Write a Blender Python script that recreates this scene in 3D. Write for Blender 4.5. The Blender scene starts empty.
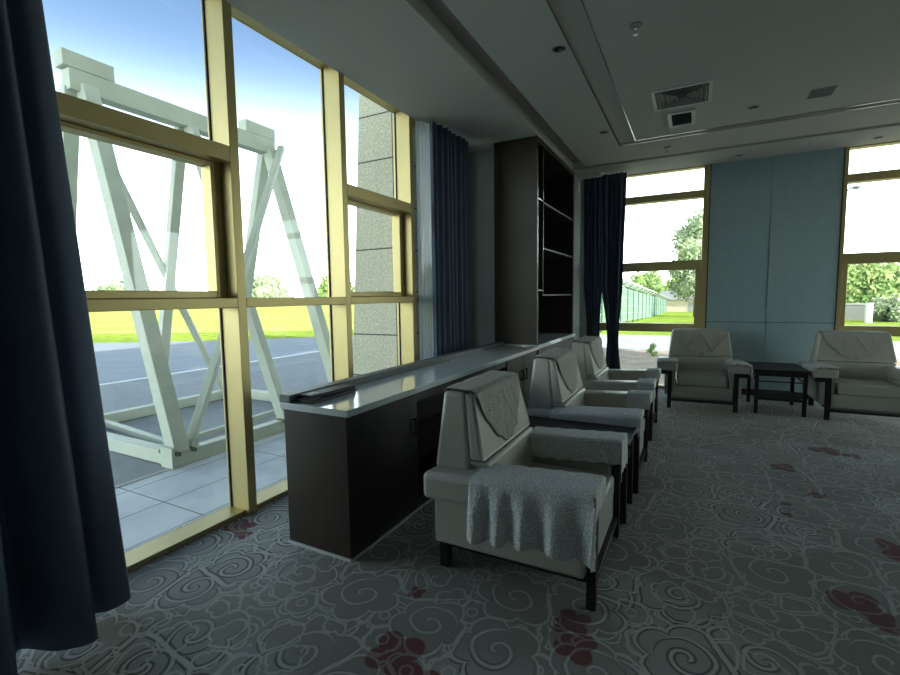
import bpy, bmesh, math, random
import numpy as np
from mathutils import Vector, Matrix
random.seed(7)
S = bpy.context.scene
COL = S.collection
PI = math.pi

# ------------------------------------------------------------ camera, sky, sun, exposure
cam = bpy.data.cameras.new('camera'); co = bpy.data.objects.new('camera', cam); COL.objects.link(co)
yaw, pitch, roll, FPX = 0.486138, -0.0871254, -0.0138228, 461.65
f = Vector((-math.sin(yaw)*math.cos(pitch), math.cos(yaw)*math.cos(pitch), math.sin(pitch)))
r0 = Vector((math.cos(yaw), math.sin(yaw), 0)); u0 = r0.cross(f)
rt = math.cos(roll)*r0 + math.sin(roll)*u0; up = -math.sin(roll)*r0 + math.cos(roll)*u0
co.matrix_world = Matrix(((rt.x, up.x, -f.x, 0), (rt.y, up.y, -f.y, 0), (rt.z, up.z, -f.z, 1.5), (0, 0, 0, 1)))
cam.sensor_width = 36; cam.lens = FPX/900*36; cam.clip_start = 0.02; cam.clip_end = 2000
S.camera = co

w = bpy.data.worlds.new('sky'); S.world = w; w.use_nodes = True
wn = w.node_tree.nodes; wl = w.node_tree.links
sky = wn.new('ShaderNodeTexSky'); sky.sky_type = 'NISHITA'; sky.sun_disc = False
SUN_EL = math.radians(34)
sky.sun_elevation = SUN_EL; sky.sun_rotation = math.radians(114)
sky.air_density = 1.0; sky.dust_density = 1.6; sky.ozone_density = 2.6; sky.altitude = 100
wl.new(sky.outputs[0], wn['Background'].inputs[0]); wn['Background'].inputs[1].default_value = 0.20
# bright summer haze low over the horizon
tc = wn.new('ShaderNodeTexCoord'); sx = wn.new('ShaderNodeSeparateXYZ'); wl.new(tc.outputs['Generated'], sx.inputs[0])
def wm(op, a, b):
    n_ = wn.new('ShaderNodeMath'); n_.operation = op
    for i_, v_ in enumerate((a, b)):
        if isinstance(v_, (int, float)): n_.inputs[i_].default_value = v_
        else: wl.new(v_, n_.inputs[i_])
    return n_.outputs[0]
HAZE = 5.6
hz = wm('MULTIPLY', wm('POWER', 2.718, wm('MULTIPLY', wm('POWER', wm('MULTIPLY', wm('ABSOLUTE', sx.outputs[2], 0), 1/.27), 3.2), -1.0)), HAZE)
bg2 = wn.new('ShaderNodeBackground'); bg2.inputs[0].default_value = (.90, .96, .90, 1); wl.new(hz, bg2.inputs[1])
ad = wn.new('ShaderNodeAddShader'); wl.new(wn['Background'].outputs[0], ad.inputs[0]); wl.new(bg2.outputs[0], ad.inputs[1])
wl.new(ad.outputs[0], wn['World Output'].inputs[0])

sl = bpy.data.lights.new('sun', 'SUN'); so = bpy.data.objects.new('sun', sl); COL.objects.link(so)
sl.energy = 5.0; sl.angle = 0.01; sl.color = (1, .93, .8)
tosun = Vector((0.80*math.cos(SUN_EL), -0.36*math.cos(SUN_EL), math.sin(SUN_EL)*.88))
so.rotation_euler = tosun.to_track_quat('Z', 'Y').to_euler()
so.location = (20, -10, 20)

def portal(name, loc, rot, sx, sy):
    l = bpy.data.lights.new(name, 'AREA'); l.shape = 'RECTANGLE'; l.size = sx; l.size_y = sy
    l.cycles.is_portal = True
    o = bpy.data.objects.new(name, l); COL.objects.link(o); o.location = loc; o.rotation_euler = rot
portal('window_portal_left', (-3.0, 2.8, 1.7), (0, -PI/2, 0), 3.4, 5.9)
portal('window_portal_back', (-0.8, 8.28, 1.7), (-PI/2, 0, 0), 1.8, 3.4)
portal('window_portal_side', (5.8, 6.9, 1.6), (0, PI/2, 0), 3.2, 1.8)  # portal of the added, unseen side window
portal('window_portal_right', (2.7, 8.28, 1.7), (-PI/2, 0, 0), 2.0, 3.4)

S.view_settings.view_transform = 'Standard'; S.view_settings.look = 'None'
S.view_settings.gamma = 1; S.view_settings.use_curve_mapping = False
S.view_settings.exposure = 0.42

# ------------------------------------------------------------ materials
def lin(r, g, b):
    def c(v):
        v /= 255
        return v/12.92 if v <= .04045 else ((v+.055)/1.055)**2.4
    return (c(r), c(g), c(b), 1)

class NT:
    """small helper around a material's node tree"""
    def __init__(s, name):
        s.m = bpy.data.materials.new(name); s.m.use_nodes = True
        s.t = s.m.node_tree; s.n = s.t.nodes; s.b = s.n['Principled BSDF']
    def set(s, inp, v):
        if hasattr(v, 'is_linked') or isinstance(v, bpy.types.NodeSocket): s.t.links.new(v, inp)
        else: inp.default_value = v
    def node(s, typ, ins={}, **kw):
        n = s.n.new(typ)
        for k, v in kw.items(): setattr(n, k, v)
        for k, v in ins.items(): s.set(n.inputs[k], v)
        return n
    def M(s, op, a, b=0.0, c=0.0):
        n = s.n.new('ShaderNodeMath'); n.operation = op
        s.set(n.inputs[0], a); s.set(n.inputs[1], b); s.set(n.inputs[2], c)
        return n.outputs[0]
    def V(s, op, a, b=(0, 0, 0)):
        n = s.n.new('ShaderNodeVectorMath'); n.operation = op
        s.set(n.inputs[0], a); s.set(n.inputs[1], b)
        return n.outputs['Value'] if op in ('LENGTH', 'DISTANCE', 'DOT_PRODUCT') else n.outputs[0]
    def mix(s, fac, a, b):
        n = s.n.new('ShaderNodeMix'); n.data_type = 'RGBA'
        s.set(n.inputs[0], fac); s.set(n.inputs[6], a); s.set(n.inputs[7], b)
        return n.outputs[2]
    def ramp(s, fac, a, b):
        n = s.n.new('ShaderNodeMapRange'); n.interpolation_type = 'SMOOTHSTEP'
        s.set(n.inputs[0], fac); n.inputs[1].default_value = a; n.inputs[2].default_value = b
        return n.outputs[0]
    def pos(s): return s.node('ShaderNodeNewGeometry').outputs['Position']
    def obj(s): return s.node('ShaderNodeTexCoord').outputs['Object']
    def noise(s, scale, detail=3, vec=None, out='Fac'):
        n = s.node('ShaderNodeTexNoise', {'Scale': scale, 'Detail': detail})
        if vec is not None: s.set(n.inputs['Vector'], vec)
        else: s.set(n.inputs['Vector'], s.obj())
        return n.outputs[out]
    def bump(s, h, strength=.3, dist=.01):
        n = s.node('ShaderNodeBump', {'Height': h, 'Strength': strength, 'Distance': dist})
        s.set(s.b.inputs['Normal'], n.outputs[0])
    def scalev(s, vec, v): return s.V('MULTIPLY', vec, v)

def plain(name, col, rough=.6, metal=0, var=.12, scale=8, bump=0, bscale=60, stretch=None, spec=None):
    t = NT(name); v = t.obj()
    if stretch: v = t.scalev(v, stretch)
    nz = t.noise(scale, 4, v)
    a = tuple(c*(1-var) for c in col[:3])+(1,); b = tuple(min(1, c*(1+var)) for c in col[:3])+(1,)
    t.set(t.b.inputs['Base Color'], t.mix(nz, a, b))
    t.b.inputs['Roughness'].default_value = rough; t.b.inputs['Metallic'].default_value = metal
    if spec is not None: t.b.inputs['Specular IOR Level'].default_value = spec
    if bump: t.bump(t.noise(bscale, 4, v), bump, .004)
    return t.m

M = {}
M['wall'] = plain('painted_wall', (.36, .40, .40, 1), .85, bump=.05)
M['fabric_wall'] = plain('wall_panel_fabric', (.31, .42, .46, 1), .8, bump=.15, bscale=400)
M['ceiling'] = plain('ceiling_paint', (.62, .625, .60, 1), .9, var=.03, scale=1)
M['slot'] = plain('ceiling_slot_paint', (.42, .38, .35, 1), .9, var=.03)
M['trim'] = plain('steel_ceiling_trim', (.75, .72, .66, 1), .22, 1, var=.05)
M['gold'] = plain('champagne_window_frame', (.54, .44, .21, 1), .45, .7, var=.06, scale=3)
M['gasket'] = plain('rubber_gasket', (.02, .02, .02, 1), .6)
M['stone'] = plain('pale_quartz_worktop', (.66, .72, .74, 1), .10, var=.05, scale=60, spec=1.0)
M['stonegrey'] = plain('grey_stone_edge', (.13, .15, .15, 1), .5, var=.08)
M['wood'] = plain('dark_walnut', (.036, .024, .016, 1), .38, var=.35, scale=5, stretch=(6, 6, .7), bump=.06)
M['woodfront'] = plain('dark_walnut_grey', (.034, .027, .023, 1), .5, var=.3, scale=5, stretch=(6, 6, .7))
M['frame'] = plain('black_brown_rosewood', (.016, .010, .009, 1), .5, var=.3, scale=6)
M['black'] = plain('black_metal', (.012, .012, .013, 1), .35, .3)
M['leather'] = plain('off_white_leather', (.51, .50, .445, 1), .40, var=.03, scale=3, bump=.12, bscale=150)
M['piping'] = plain('leather_piping', (.68, .69, .67, 1), .4, var=.03)
M['folder'] = plain('black_leather_folder', (.012, .013, .016, 1), .55, bump=.2, bscale=200)
M['paper'] = plain('paper', (.5, .52, .55, 1), .7, var=.02)
M['navy'] = plain('navy_curtain', (.105, .135, .20, 1), .9, var=.12, scale=6, bump=.12, bscale=300)
M['hem'] = plain('curtain_hem', (.15, .12, .13, 1), .9)
M['white'] = plain('white_plastic', (.72, .73, .73, 1), .45, var=.02)
M['dark'] = plain('dark_plastic', (.02, .022, .022, 1), .5)
M['darkmatt'] = plain('dark_matt_mesh', (.03, .045, .055, 1), .95, spec=.05)
M['grille'] = plain('grey_vent_metal', (.30, .31, .31, 1), .5, .2)
M['chrome'] = plain('chrome', (.7, .7, .7, 1), .15, 1, var=.02)
M['steel'] = plain('cream_painted_steel', (.52, .55, .46, 1), .55, var=.16, scale=4, bump=.1, bscale=30)
M['steelmark'] = plain('rusty_bolt', (.14, .12, .10, 1), .6, .4)
M['asphalt'] = plain('asphalt', (.32, .35, .38, 1), .85, var=.14, scale=1.2, bump=.3, bscale=80)
M['asphaltnear'] = plain('apron_asphalt', (.30, .315, .32, 1), .85, var=.2, scale=5, bump=.3, bscale=80)
M['paint'] = plain('road_paint', (.75, .75, .72, 1), .6)
M['road'] = plain('pale_concrete_road', (.55, .58, .6, 1), .8, var=.06, scale=1)
M['gravel'] = plain('brown_gravel', (.50, .38, .27, 1), .95, var=.5, scale=3.5, bump=.4, bscale=20)
M['kerb'] = plain('concrete_kerb', (.5, .5, .47, 1), .85)
M['bark'] = plain('tree_bark', (.12, .09, .06, 1), .9)
M['concrete'] = plain('white_concrete', (.62, .62, .6, 1), .8)
M['roofgrey'] = plain('grey_roof_sheet', (.32, .32, .33, 1), .7, stretch=(1, 8, 1))
M['shed'] = plain('beige_render', (.62, .50, .42, 1), .85)
M['fence'] = plain('green_fence_paint', (.36, .50, .42, 1), .5)
M['fencepost'] = plain('dark_green_post', (.05, .14, .11, 1), .5)
M['fencetop'] = plain('galvanised_wire', (.5, .54, .5, 1), .5, .3)

def grass_mat(name, a, b, c):
    t = NT(name); p = t.pos()
    n1 = t.noise(.12, 5, p); n2 = t.noise(3.0, 5, p)
    k = t.mix(t.ramp(n1, .35, .65), a, b)
    t.set(t.b.inputs['Base Color'], t.mix(t.ramp(n2, .45, .75), k, c))
    t.b.inputs['Roughness'].default_value = 1; t.b.inputs['Specular IOR Level'].default_value = 0
    return t.m
M['grass'] = grass_mat('sunlit_grass', (.54, .57, .15, 1), (.64, .62, .20, 1), (.40, .46, .11, 1))
M['verge'] = grass_mat('green_verge', (.32, .44, .07, 1), (.42, .52, .08, 1), (.18, .28, .06, 1))
def leaf_mat(name, a, b):
    t = NT(name); p = t.pos()
    t.set(t.b.inputs['Base Color'], t.mix(t.ramp(t.noise(1.3, 4, p), .35, .65), a, b))
    t.b.inputs['Roughness'].default_value = .8; t.b.inputs['Specular IOR Level'].default_value = .1
    t.b.inputs['Subsurface Weight'].default_value = 0
    return t.m
M['leaf'] = leaf_mat('tree_leaves', (.18, .30, .10, 1), (.38, .46, .18, 1))
M['leafpale'] = leaf_mat('pale_tree_leaves', (.30, .38, .24, 1), (.45, .50, .32, 1))

# glass: thin pane, see-through with a mild reflection
def glass_mat():
    t = NT('window_glass'); t.n.remove(t.b)
    tr = t.node('ShaderNodeBsdfTransparent', {'Color': (.93, .97, .96, 1)})
    gl = t.node('ShaderNodeBsdfGlossy', {'Roughness': .02})
    lw = t.node('ShaderNodeLayerWeight', {'Blend': .5})
    fr = t.M('ADD', .03, t.M('MULTIPLY', t.M('POWER', lw.outputs['Facing'], 5.0), .7))
    mx = t.node('ShaderNodeMixShader', {0: fr, 1: tr.outputs[0], 2: gl.outputs[0]})
    t.t.links.new(mx.outputs[0], t.n['Material Output'].inputs[0])
    return t.m
M['glass'] = glass_mat()

def sheer_mat():
    t = NT('white_sheer_voile'); t.b.inputs['Base Color'].default_value = (.86, .88, .90, 1)
    t.b.inputs['Roughness'].default_value = .9
    tl = t.node('ShaderNodeBsdfTranslucent', {'Color': (.90, .92, .94, 1)})
    tr = t.node('ShaderNodeBsdfTransparent')
    m1 = t.node('ShaderNodeMixShader', {0: .5, 1: t.b.outputs[0], 2: tl.outputs[0]})
    m2 = t.node('ShaderNodeMixShader', {0: .16, 1: m1.outputs[0], 2: tr.outputs[0]})
    t.t.links.new(m2.outputs[0], t.n['Material Output'].inputs[0])
    return t.m
M['sheer'] = sheer_mat()

def lace_mat(name, col, scale=75):
    t = NT(name); v = t.obj()
    vo = t.node('ShaderNodeTexVoronoi', {'Vector': v, 'Scale': scale}, feature='DISTANCE_TO_EDGE')
    v2 = t.node('ShaderNodeTexVoronoi', {'Vector': v, 'Scale': scale*2.7}, feature='F1')
    line = t.ramp(vo.outputs['Distance'], .20, .05)
    dots = t.ramp(v2.outputs['Distance'], .5, .2)
    h = t.M('MAXIMUM', line, t.M('MULTIPLY', dots, .55))
    dark = tuple(c*.70 for c in col[:3])+(1,)
    t.set(t.b.inputs['Base Color'], t.mix(h, dark, col))
    t.b.inputs['Roughness'].default_value = .85
    t.bump(h, .8, .006)
    return t.m
M['lace'] = lace_mat('white_lace', (.93, .95, .95, 1))
M['lacecream'] = lace_mat('cream_lace', (.60, .585, .53, 1), 85)

def pave_mat():
    t = NT('stone_paving'); p = t.pos()
    sx = t.node('ShaderNodeSeparateXYZ', {0: p})
    def joint(c, size, off):
        fr = t.M('FRACT', t.M('MULTIPLY', t.M('ADD', c, off), 1/size))
        return t.M('LESS_THAN', t.M('ABSOLUTE', t.M('SUBTRACT', fr, .5)), .006/size)
    j = t.M('MAXIMUM', joint(sx.outputs[0], .5, 50.0), joint(sx.outputs[1], 1.2, 50.1))
    n = t.noise(2.5, 6, p)
    base = t.mix(t.ramp(n, .3, .7), (.55, .58, .60, 1), (.74, .76, .76, 1))
    t.set(t.b.inputs['Base Color'], t.mix(j, base, (.22, .22, .21, 1)))
    t.b.inputs['Roughness'].default_value = .7
    return t.m
M['pave'] = pave_mat()

def pier_mat():
    t = NT('granite_cladding'); p = t.pos(); sx = t.node('ShaderNodeSeparateXYZ', {0: p})
    z = t.M('FRACT', t.M('MULTIPLY', t.M('ADD', sx.outputs[2], 9.93+.25), 2.0))
    j = t.M('LESS_THAN', t.M('ABSOLUTE', t.M('SUBTRACT', z, .5)), .016)
    j = t.M('MAXIMUM', j, t.M('LESS_THAN', t.M('ABSOLUTE', t.M('ADD', sx.outputs[0], 3.03)), .006))
    n = t.noise(45, 5, p); n2 = t.noise(1.5, 3, p)
    base = t.mix(t.ramp(n, .35, .7), (.48, .45, .34, 1), (.78, .74, .58, 1))
    base = t.mix(t.M('MULTIPLY', n2, .5), base, (.52, .49, .38, 1))
    t.set(t.b.inputs['Base Color'], t.mix(j, base, (.08, .08, .07, 1)))
    t.b.inputs['Roughness'].default_value = .75
    return t.m
M['pier'] = pier_mat()

def carpet_mat():
    t = NT('cloud_pattern_carpet'); p0 = t.pos()
    wob = t.noise(3.0, 2, p0, 'Color')
    p = t.V('ADD', p0, t.scalev(t.V('SUBTRACT', wob, (.5, .5, .5)), (.07, .07, 0)))
    p = t.scalev(p, (1, 1, 0))
    def vor(scale, rnd, feat, off):
        q = t.V('ADD', p, off)
        n = t.node('ShaderNodeTexVoronoi', {'Vector': q, 'Scale': scale, 'Randomness': rnd}, feature=feat, voronoi_dimensions='2D')
        return n, q
    def cloud(scale, rnd, off, lobes, amp, gap, pitch, spr):
        n, q = vor(scale, rnd, 'F1', off); e, _ = vor(scale, rnd, 'DISTANCE_TO_EDGE', off)
        d = t.V('SUBTRACT', q, n.outputs['Position'])
        sx = t.node('ShaderNodeSeparateXYZ', {0: d})
        r = t.M('SQRT', t.M('ADD', t.M('MULTIPLY', sx.outputs[0], sx.outputs[0]), t.M('MULTIPLY', sx.outputs[1], sx.outputs[1])))
        rc = t.node('ShaderNodeSeparateColor', {0: n.outputs['Color']})
        th = t.M('ADD', t.M('ARCTAN2', sx.outputs[1], sx.outputs[0]), t.M('MULTIPLY', rc.outputs[0], 6.283))
        ed = t.M('DIVIDE', e.outputs['Distance'], scale)
        lob = t.M('MULTIPLY', t.M('POWER', t.M('ABSOLUTE', t.M('SINE', t.M('MULTIPLY', th, lobes/2))), .7), amp)
        Rr = t.M('MULTIPLY', t.M('ADD', gap, lob), t.M('ADD', .86, t.M('MULTIPLY', rc.outputs[2], .28)))
        val = t.M('MINIMUM', t.M('SUBTRACT', Rr, r), t.M('SUBTRACT', ed, .004))
        sgn = t.M('SUBTRACT', t.M('MULTIPLY', t.M('GREATER_THAN', rc.outputs[1], .5), 2.0), 1.0)
        sp = t.M('FRACT', t.M('ADD', t.M('MULTIPLY', r, 1/pitch), t.M('MULTIPLY', t.M('MULTIPLY', th, sgn), 1/6.28318)))
        sd = t.M('MULTIPLY', t.M('ABSOLUTE', t.M('SUBTRACT', sp, .5)), pitch)
        sd = t.M('ADD', sd, t.M('MULTIPLY', t.M('GREATER_THAN', r, spr), 1.0))
        return val, sd, r, rc
    def line(v, c, wd): return t.ramp(t.M('ABSOLUTE', t.M('SUBTRACT', v, c)), wd, wd*.45)
    v1, s1, r1, c1 = cloud(2.7, .62, (3.1, 7.7, 0), 5, .060, .150, .088, .130)
    v2, s2, r2, c2 = cloud(5.2, .7, (1.3, 2.2, 0), 5, .026, .070, .05, .06)
    ring = t.M('MULTIPLY', t.M('ABSOLUTE', t.M('SUBTRACT', t.M('FRACT', t.M('MULTIPLY', r2, 1/.052)), .5)), .052)
    in1 = t.M('GREATER_THAN', v1, 0.0)
    W = .0088
    L1 = t.M('MAXIMUM', line(v1, 0.0, W), t.ramp(s1, W, W*.45))
    
    out2 = t.M('MAXIMUM', line(v2, 0, W), t.ramp(ring, W*.8, W*.3))
    L2 = t.M('MULTIPLY', out2, t.M('SUBTRACT', 1.0, in1))
    sp2 = t.M('MULTIPLY', t.M('MULTIPLY', line(v2, .006, W), in1), t.M('GREATER_THAN', c1.outputs[2], .62))
    light = t.M('MAXIMUM', t.M('MAXIMUM', L1, L2), sp2)
    D1 = t.M('MAXIMUM', line(v1, -.016, W*.8), line(v1, .014, W*.8))
    D1 = t.M('MAXIMUM', D1, t.M('MULTIPLY', t.ramp(t.M('ABSOLUTE', t.M('SUBTRACT', s1, .015)), W*.8, W*.4), 1.0))
    reg = t.ramp(t.noise(.8, 1, p0), .47, .55)
    big = t.noise(1.1, 2, p0)
    baseA = t.mix(t.ramp(big, .35, .65), (.29, .28, .245, 1), (.37, .36, .325, 1))
    baseB = (.45, .46, .44, 1)
    base = t.mix(reg, baseA, baseB)
    # red blossoms at fixed places in the weave
    red = None
    for (x, y, r) in REDS:
        d = t.V('SUBTRACT', p, (x, y, 0)); sx = t.node('ShaderNodeSeparateXYZ', {0: d})
        rr = t.V('LENGTH', d); th = t.M('ARCTAN2', sx.outputs[1], sx.outputs[0])
        edge = t.M('ADD', t.M('MULTIPLY', t.M('ABSOLUTE', t.M('SINE', t.M('MULTIPLY', th, 1.5+(x*7 % 1)))), r*.45), r*.62)
        m = t.ramp(t.M('SUBTRACT', rr, edge), .006, -.004)
        red = m if red is None else t.M('MAXIMUM', red, m)
    base = t.mix(red, base, (.17, .018, .026, 1))
    dk = t.M('MULTIPLY', D1, t.M('ADD', t.M('MULTIPLY', reg, .75), .1))
    c = t.mix(dk, base, (.085, .08, .07, 1))
    c = t.mix(t.M('MULTIPLY', light, t.M('SUBTRACT', .9, t.M('MULTIPLY', red, .55))), c, t.mix(reg, (.62, .63, .59, 1), (.72, .74, .71, 1)))
    speck = t.noise(220, 2, p0)
    c = t.mix(t.M('MULTIPLY', speck, .30), c, (.09, .09, .08, 1))
    t.set(t.b.inputs['Base Color'], c)
    t.b.inputs['Roughness'].default_value = 1; t.b.inputs['Specular IOR Level'].default_value = .15
    t.b.inputs['Sheen Weight'].default_value = .25; t.b.inputs['Sheen Roughness'].default_value = .6
    t.bump(t.M('ADD', t.M('MULTIPLY', light, -.5), speck), .5, .006)
    return t.m
REDS = [(.73, 4.74, .10), (.85, 4.18, .06), (1.15, 5.42, .13), (1.32, 5.36, .07), (1.10, 3.46, .13), (1.22, 3.36, .09),
        (.74, 2.78, .11), (.88, 2.66, .12), (-1.08, 1.50, .12), (-.93, 1.42, .10), (-2.63, 1.95, .10), (-2.52, 1.88, .06),
        (-1.22, 1.89, .045), (-.46, 2.02, .09), (-.40, 1.88, .09), (-1.35, 2.55, .08), (.62, 3.9, .03), (.60, 3.72, .035), (1.9, 4.4, .12)]
M['carpet'] = carpet_mat()

# ------------------------------------------------------------ mesh helpers
def link(name, me, mat, parent=None, smooth=False):
    o = bpy.data.objects.new(name, me); COL.objects.link(o)
    if mat: me.materials.append(M[mat] if isinstance(mat, str) else mat)
    if parent is not None: o.parent = parent
    if smooth:
        for p in me.polygons: p.use_smooth = True
    return o
def build(name, bm, mat, parent=None, smooth=False, bevel=0, seg=2):
    me = bpy.data.meshes.new(name); bmesh.ops.recalc_face_normals(bm, faces=bm.faces[:]); bm.to_mesh(me); bm.free()
    o = link(name, me, mat, parent, smooth)
    if bevel:
        b = o.modifiers.new('bevel', 'BEVEL'); b.width = bevel; b.segments = seg; b.limit_method = 'ANGLE'; b.angle_limit = .6
        for p in me.polygons: p.use_smooth = True
        try:
            me.set_sharp_from_angle(angle=.7)
        except Exception: pass
    return o
def BM(): return bmesh.new()
def box(bm, x0, x1, y0, y1, z0, z1):
    vs = [bm.verts.new((x, y, z)) for x in (x0, x1) for y in (y0, y1) for z in (z0, z1)]
    for a in ((0, 1, 3, 2), (4, 6, 7, 5), (0, 4, 5, 1), (2, 3, 7, 6), (0, 2, 6, 4), (1, 5, 7, 3)):
        bm.faces.new([vs[i] for i in a])
    return bm
def bx(*a): return box(BM(), *a)
def hexa(bm, pts):
    """8 points: bottom 4 (ccw) then top 4"""
    vs = [bm.verts.new(p) for p in pts]
    for a in ((3, 2, 1, 0), (4, 5, 6, 7), (0, 1, 5, 4), (1, 2, 6, 5), (2, 3, 7, 6), (3, 0, 4, 7)):
        bm.faces.new([vs[i] for i in a])
    return bm
def bar(bm, a, b, w, h, upv=(0, 0, 1)):
    a = Vector(a); b = Vector(b); d = (b-a).normalized(); u = Vector(upv)
    if abs(d.dot(u)) > .98: u = Vector((0, 1, 0))
    s = d.cross(u).normalized(); u = s.cross(d).normalized()
    c = [(-1, -1), (1, -1), (1, 1), (-1, 1)]
    return hexa(bm, [a+s*x*w/2+u*y*h/2 for x, y in c]+[b+s*x*w/2+u*y*h/2 for x, y in c])
def cyl(bm, a, b, r, n=16, r2=None):
    a = Vector(a); b = Vector(b); d = (b-a).normalized(); u = Vector((0, 0, 1)) if abs(d.z) < .9 else Vector((1, 0, 0))
    s = d.cross(u).normalized(); u = s.cross(d); r2 = r if r2 is None else r2
    A = [bm.verts.new(a+(s*math.cos(2*PI*i/n)+u*math.sin(2*PI*i/n))*r) for i in range(n)]
    B = [bm.verts.new(b+(s*math.cos(2*PI*i/n)+u*math.sin(2*PI*i/n))*r2) for i in range(n)]
    for i in range(n): bm.faces.new((A[i], A[(i+1) % n], B[(i+1) % n], B[i]))
    bm.faces.new(A[::-1]); bm.faces.new(B)
    return bm
def struct(name, bm, mat, parent=None, **k):
    o = build(name, bm, mat, parent, **k)
    if parent is None: o['kind'] = 'structure'
    return o
def tag(o, label, cat, group=None, kind=None):
    o['label'] = label; o['category'] = cat
    if group: o['group'] = group
    if kind: o['kind'] = kind
    return o
def thing(name, label, cat, loc=(0, 0, 0), rz=0, group=None):
    o = bpy.data.objects.new(name, None); COL.objects.link(o); o.empty_display_size = .1
    o.location = loc; o.rotation_euler = (0, 0, rz)
    return tag(o, label, cat, group)
def dup(root, loc, rz, label, group=None):
    r = root.copy(); COL.objects.link(r); r.location = loc; r.rotation_euler = (0, 0, rz); r['label'] = label
    if group: r['group'] = group
    for ch in list(root.children):
        c = ch.copy(); COL.objects.link(c); c.parent = r
        for g in list(ch.children):
            d = g.copy(); COL.objects.link(d); d.parent = c
    return r

# ------------------------------------------------------------ room shell
CZ = 3.40; XR = 5.6; YF = -3.2; XW = -2.70; XG = -2.88
struct('floor', bx(-2.99, XR, YF, 8.22, -.10, 0), 'carpet')
bm = BM()
box(bm, XW-.005, -1.69, YF, 5.72, CZ, 3.62); box(bm, -3.0, -1.69, 5.72, 8.2, CZ, 3.62)   # soffit above the window wall
box(bm, -3.0, XW-.005, YF, 5.72, 3.53, 3.62)
box(bm, -1.69, XR, 7.29, 8.2, CZ, 3.62)                   # soffit above the back windows
box(bm, -1.49, -.89, YF, 7.17, CZ, 3.62)
box(bm, -.89, XR, 6.42, 7.17, CZ, 3.62)
box(bm, -.70, XR, YF, 6.30, CZ, 3.62)
box(bm, -.89, -.70, YF, 6.42, CZ+.03, 3.62)
box(bm, -.70, XR, 6.30, 6.42, CZ+.03, 3.62)
struct('ceiling', bm, 'ceiling')
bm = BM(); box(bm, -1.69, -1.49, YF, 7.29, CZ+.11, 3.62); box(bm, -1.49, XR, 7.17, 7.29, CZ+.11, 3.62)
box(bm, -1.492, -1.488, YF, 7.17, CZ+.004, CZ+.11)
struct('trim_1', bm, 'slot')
bm = BM(); box(bm, -.899, -.886, YF, 6.43, CZ-.006, CZ+.03); box(bm, -.886, XR, 6.418, 6.43, CZ-.004, CZ+.03)
struct('trim_2', bm, 'trim')
bm = BM(); box(bm, -.704, -.692, YF, 6.304, CZ-.004, CZ+.03); box(bm, -.692, XR, 6.29, 6.304, CZ-.006, CZ+.03)
struct('trim_3', bm, 'trim')

# left wall: solid return behind the bookcase, the column past it
bm = BM(); box(bm, -3.0, -2.262, 5.72, 8.2, 0, CZ); box(bm, -2.262, -1.72, 7.47, 8.2, 0, CZ)
struct('wall_left', bm, 'wall')
# back wall with two full-height openings
bm = BM(); box(bm, -1.72, -1.62, 8.0, 8.2, 0, CZ); box(bm, 3.62, XR, 8.0, 8.2, 0, CZ)
struct('wall_back', bm, 'wall')
bm = BM(); box(bm, .17, .917, 8.0, 8.2, 0, CZ); box(bm, .925, 1.70, 8.0, 8.2, 0, CZ)
box(bm, .915, .928, 8.008, 8.19, 0, CZ)
pw = struct('wall_back', bm, 'fabric_wall')
bm = BM(); box(bm, .17, 1.70, 7.994, 8.0, 1.072, 1.079); box(bm, .16, .172, 7.992, 8.0, 0, CZ); box(bm, 1.70, 1.712, 7.992, 8.0, 0, CZ)
struct('trim_4', bm, 'gasket')
struct('trim_5', bx(.921, .925, 7.994, 8.0, 1.3, 2.6), 'trim')
struct('baseboard_back', bx(.17, 1.70, 7.985, 8.0, 0, .09), 'woodfront')
struct('wall_front', bx(-3.0, XR+.15, YF-.15, YF, 0, 3.62), 'wall')
# right wall, out of view; its one window is added to brighten the back
bm = BM(); box(bm, XR, XR+.15, YF, 6.0, 0, 3.62); box(bm, XR, XR+.15, 7.8, 8.2, 0, 3.62); box(bm, XR, XR+.15, 6.0, 7.8, CZ-.2, 3.62)
struct('wall_right', bm, 'wall')
for k in range(1):
    ya = 6.0+1.8*k; yb = ya+1.8; b = BM(); zt = CZ-.2
    box(b, XR, XR+.15, ya, ya+.07, 0, zt); box(b, XR, XR+.15, yb-.07, yb, 0, zt); box(b, XR, XR+.15, ya+.07, yb-.07, 0, .05); box(b, XR, XR+.15, ya+.07, yb-.07, 1.45, 1.55)
    root = struct('window_%d' % (8+k), b, 'gold')  # added window, lets extra daylight reach the back wall
    build('glass_pane', bx(XR+.12, XR+.128, ya+.07, yb-.07, .05, 1.45), 'glass', root)
    build('glass_pane', bx(XR+.12, XR+.128, ya+.07, yb-.07, 1.55, zt), 'glass', root)
# unseen block over the room, sized to cast shade on the ground outside
struct('upper_shade_block', bx(-3.05, XR+6, YF-.3, 8.25, 3.64, 10.5), 'concrete')

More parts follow.
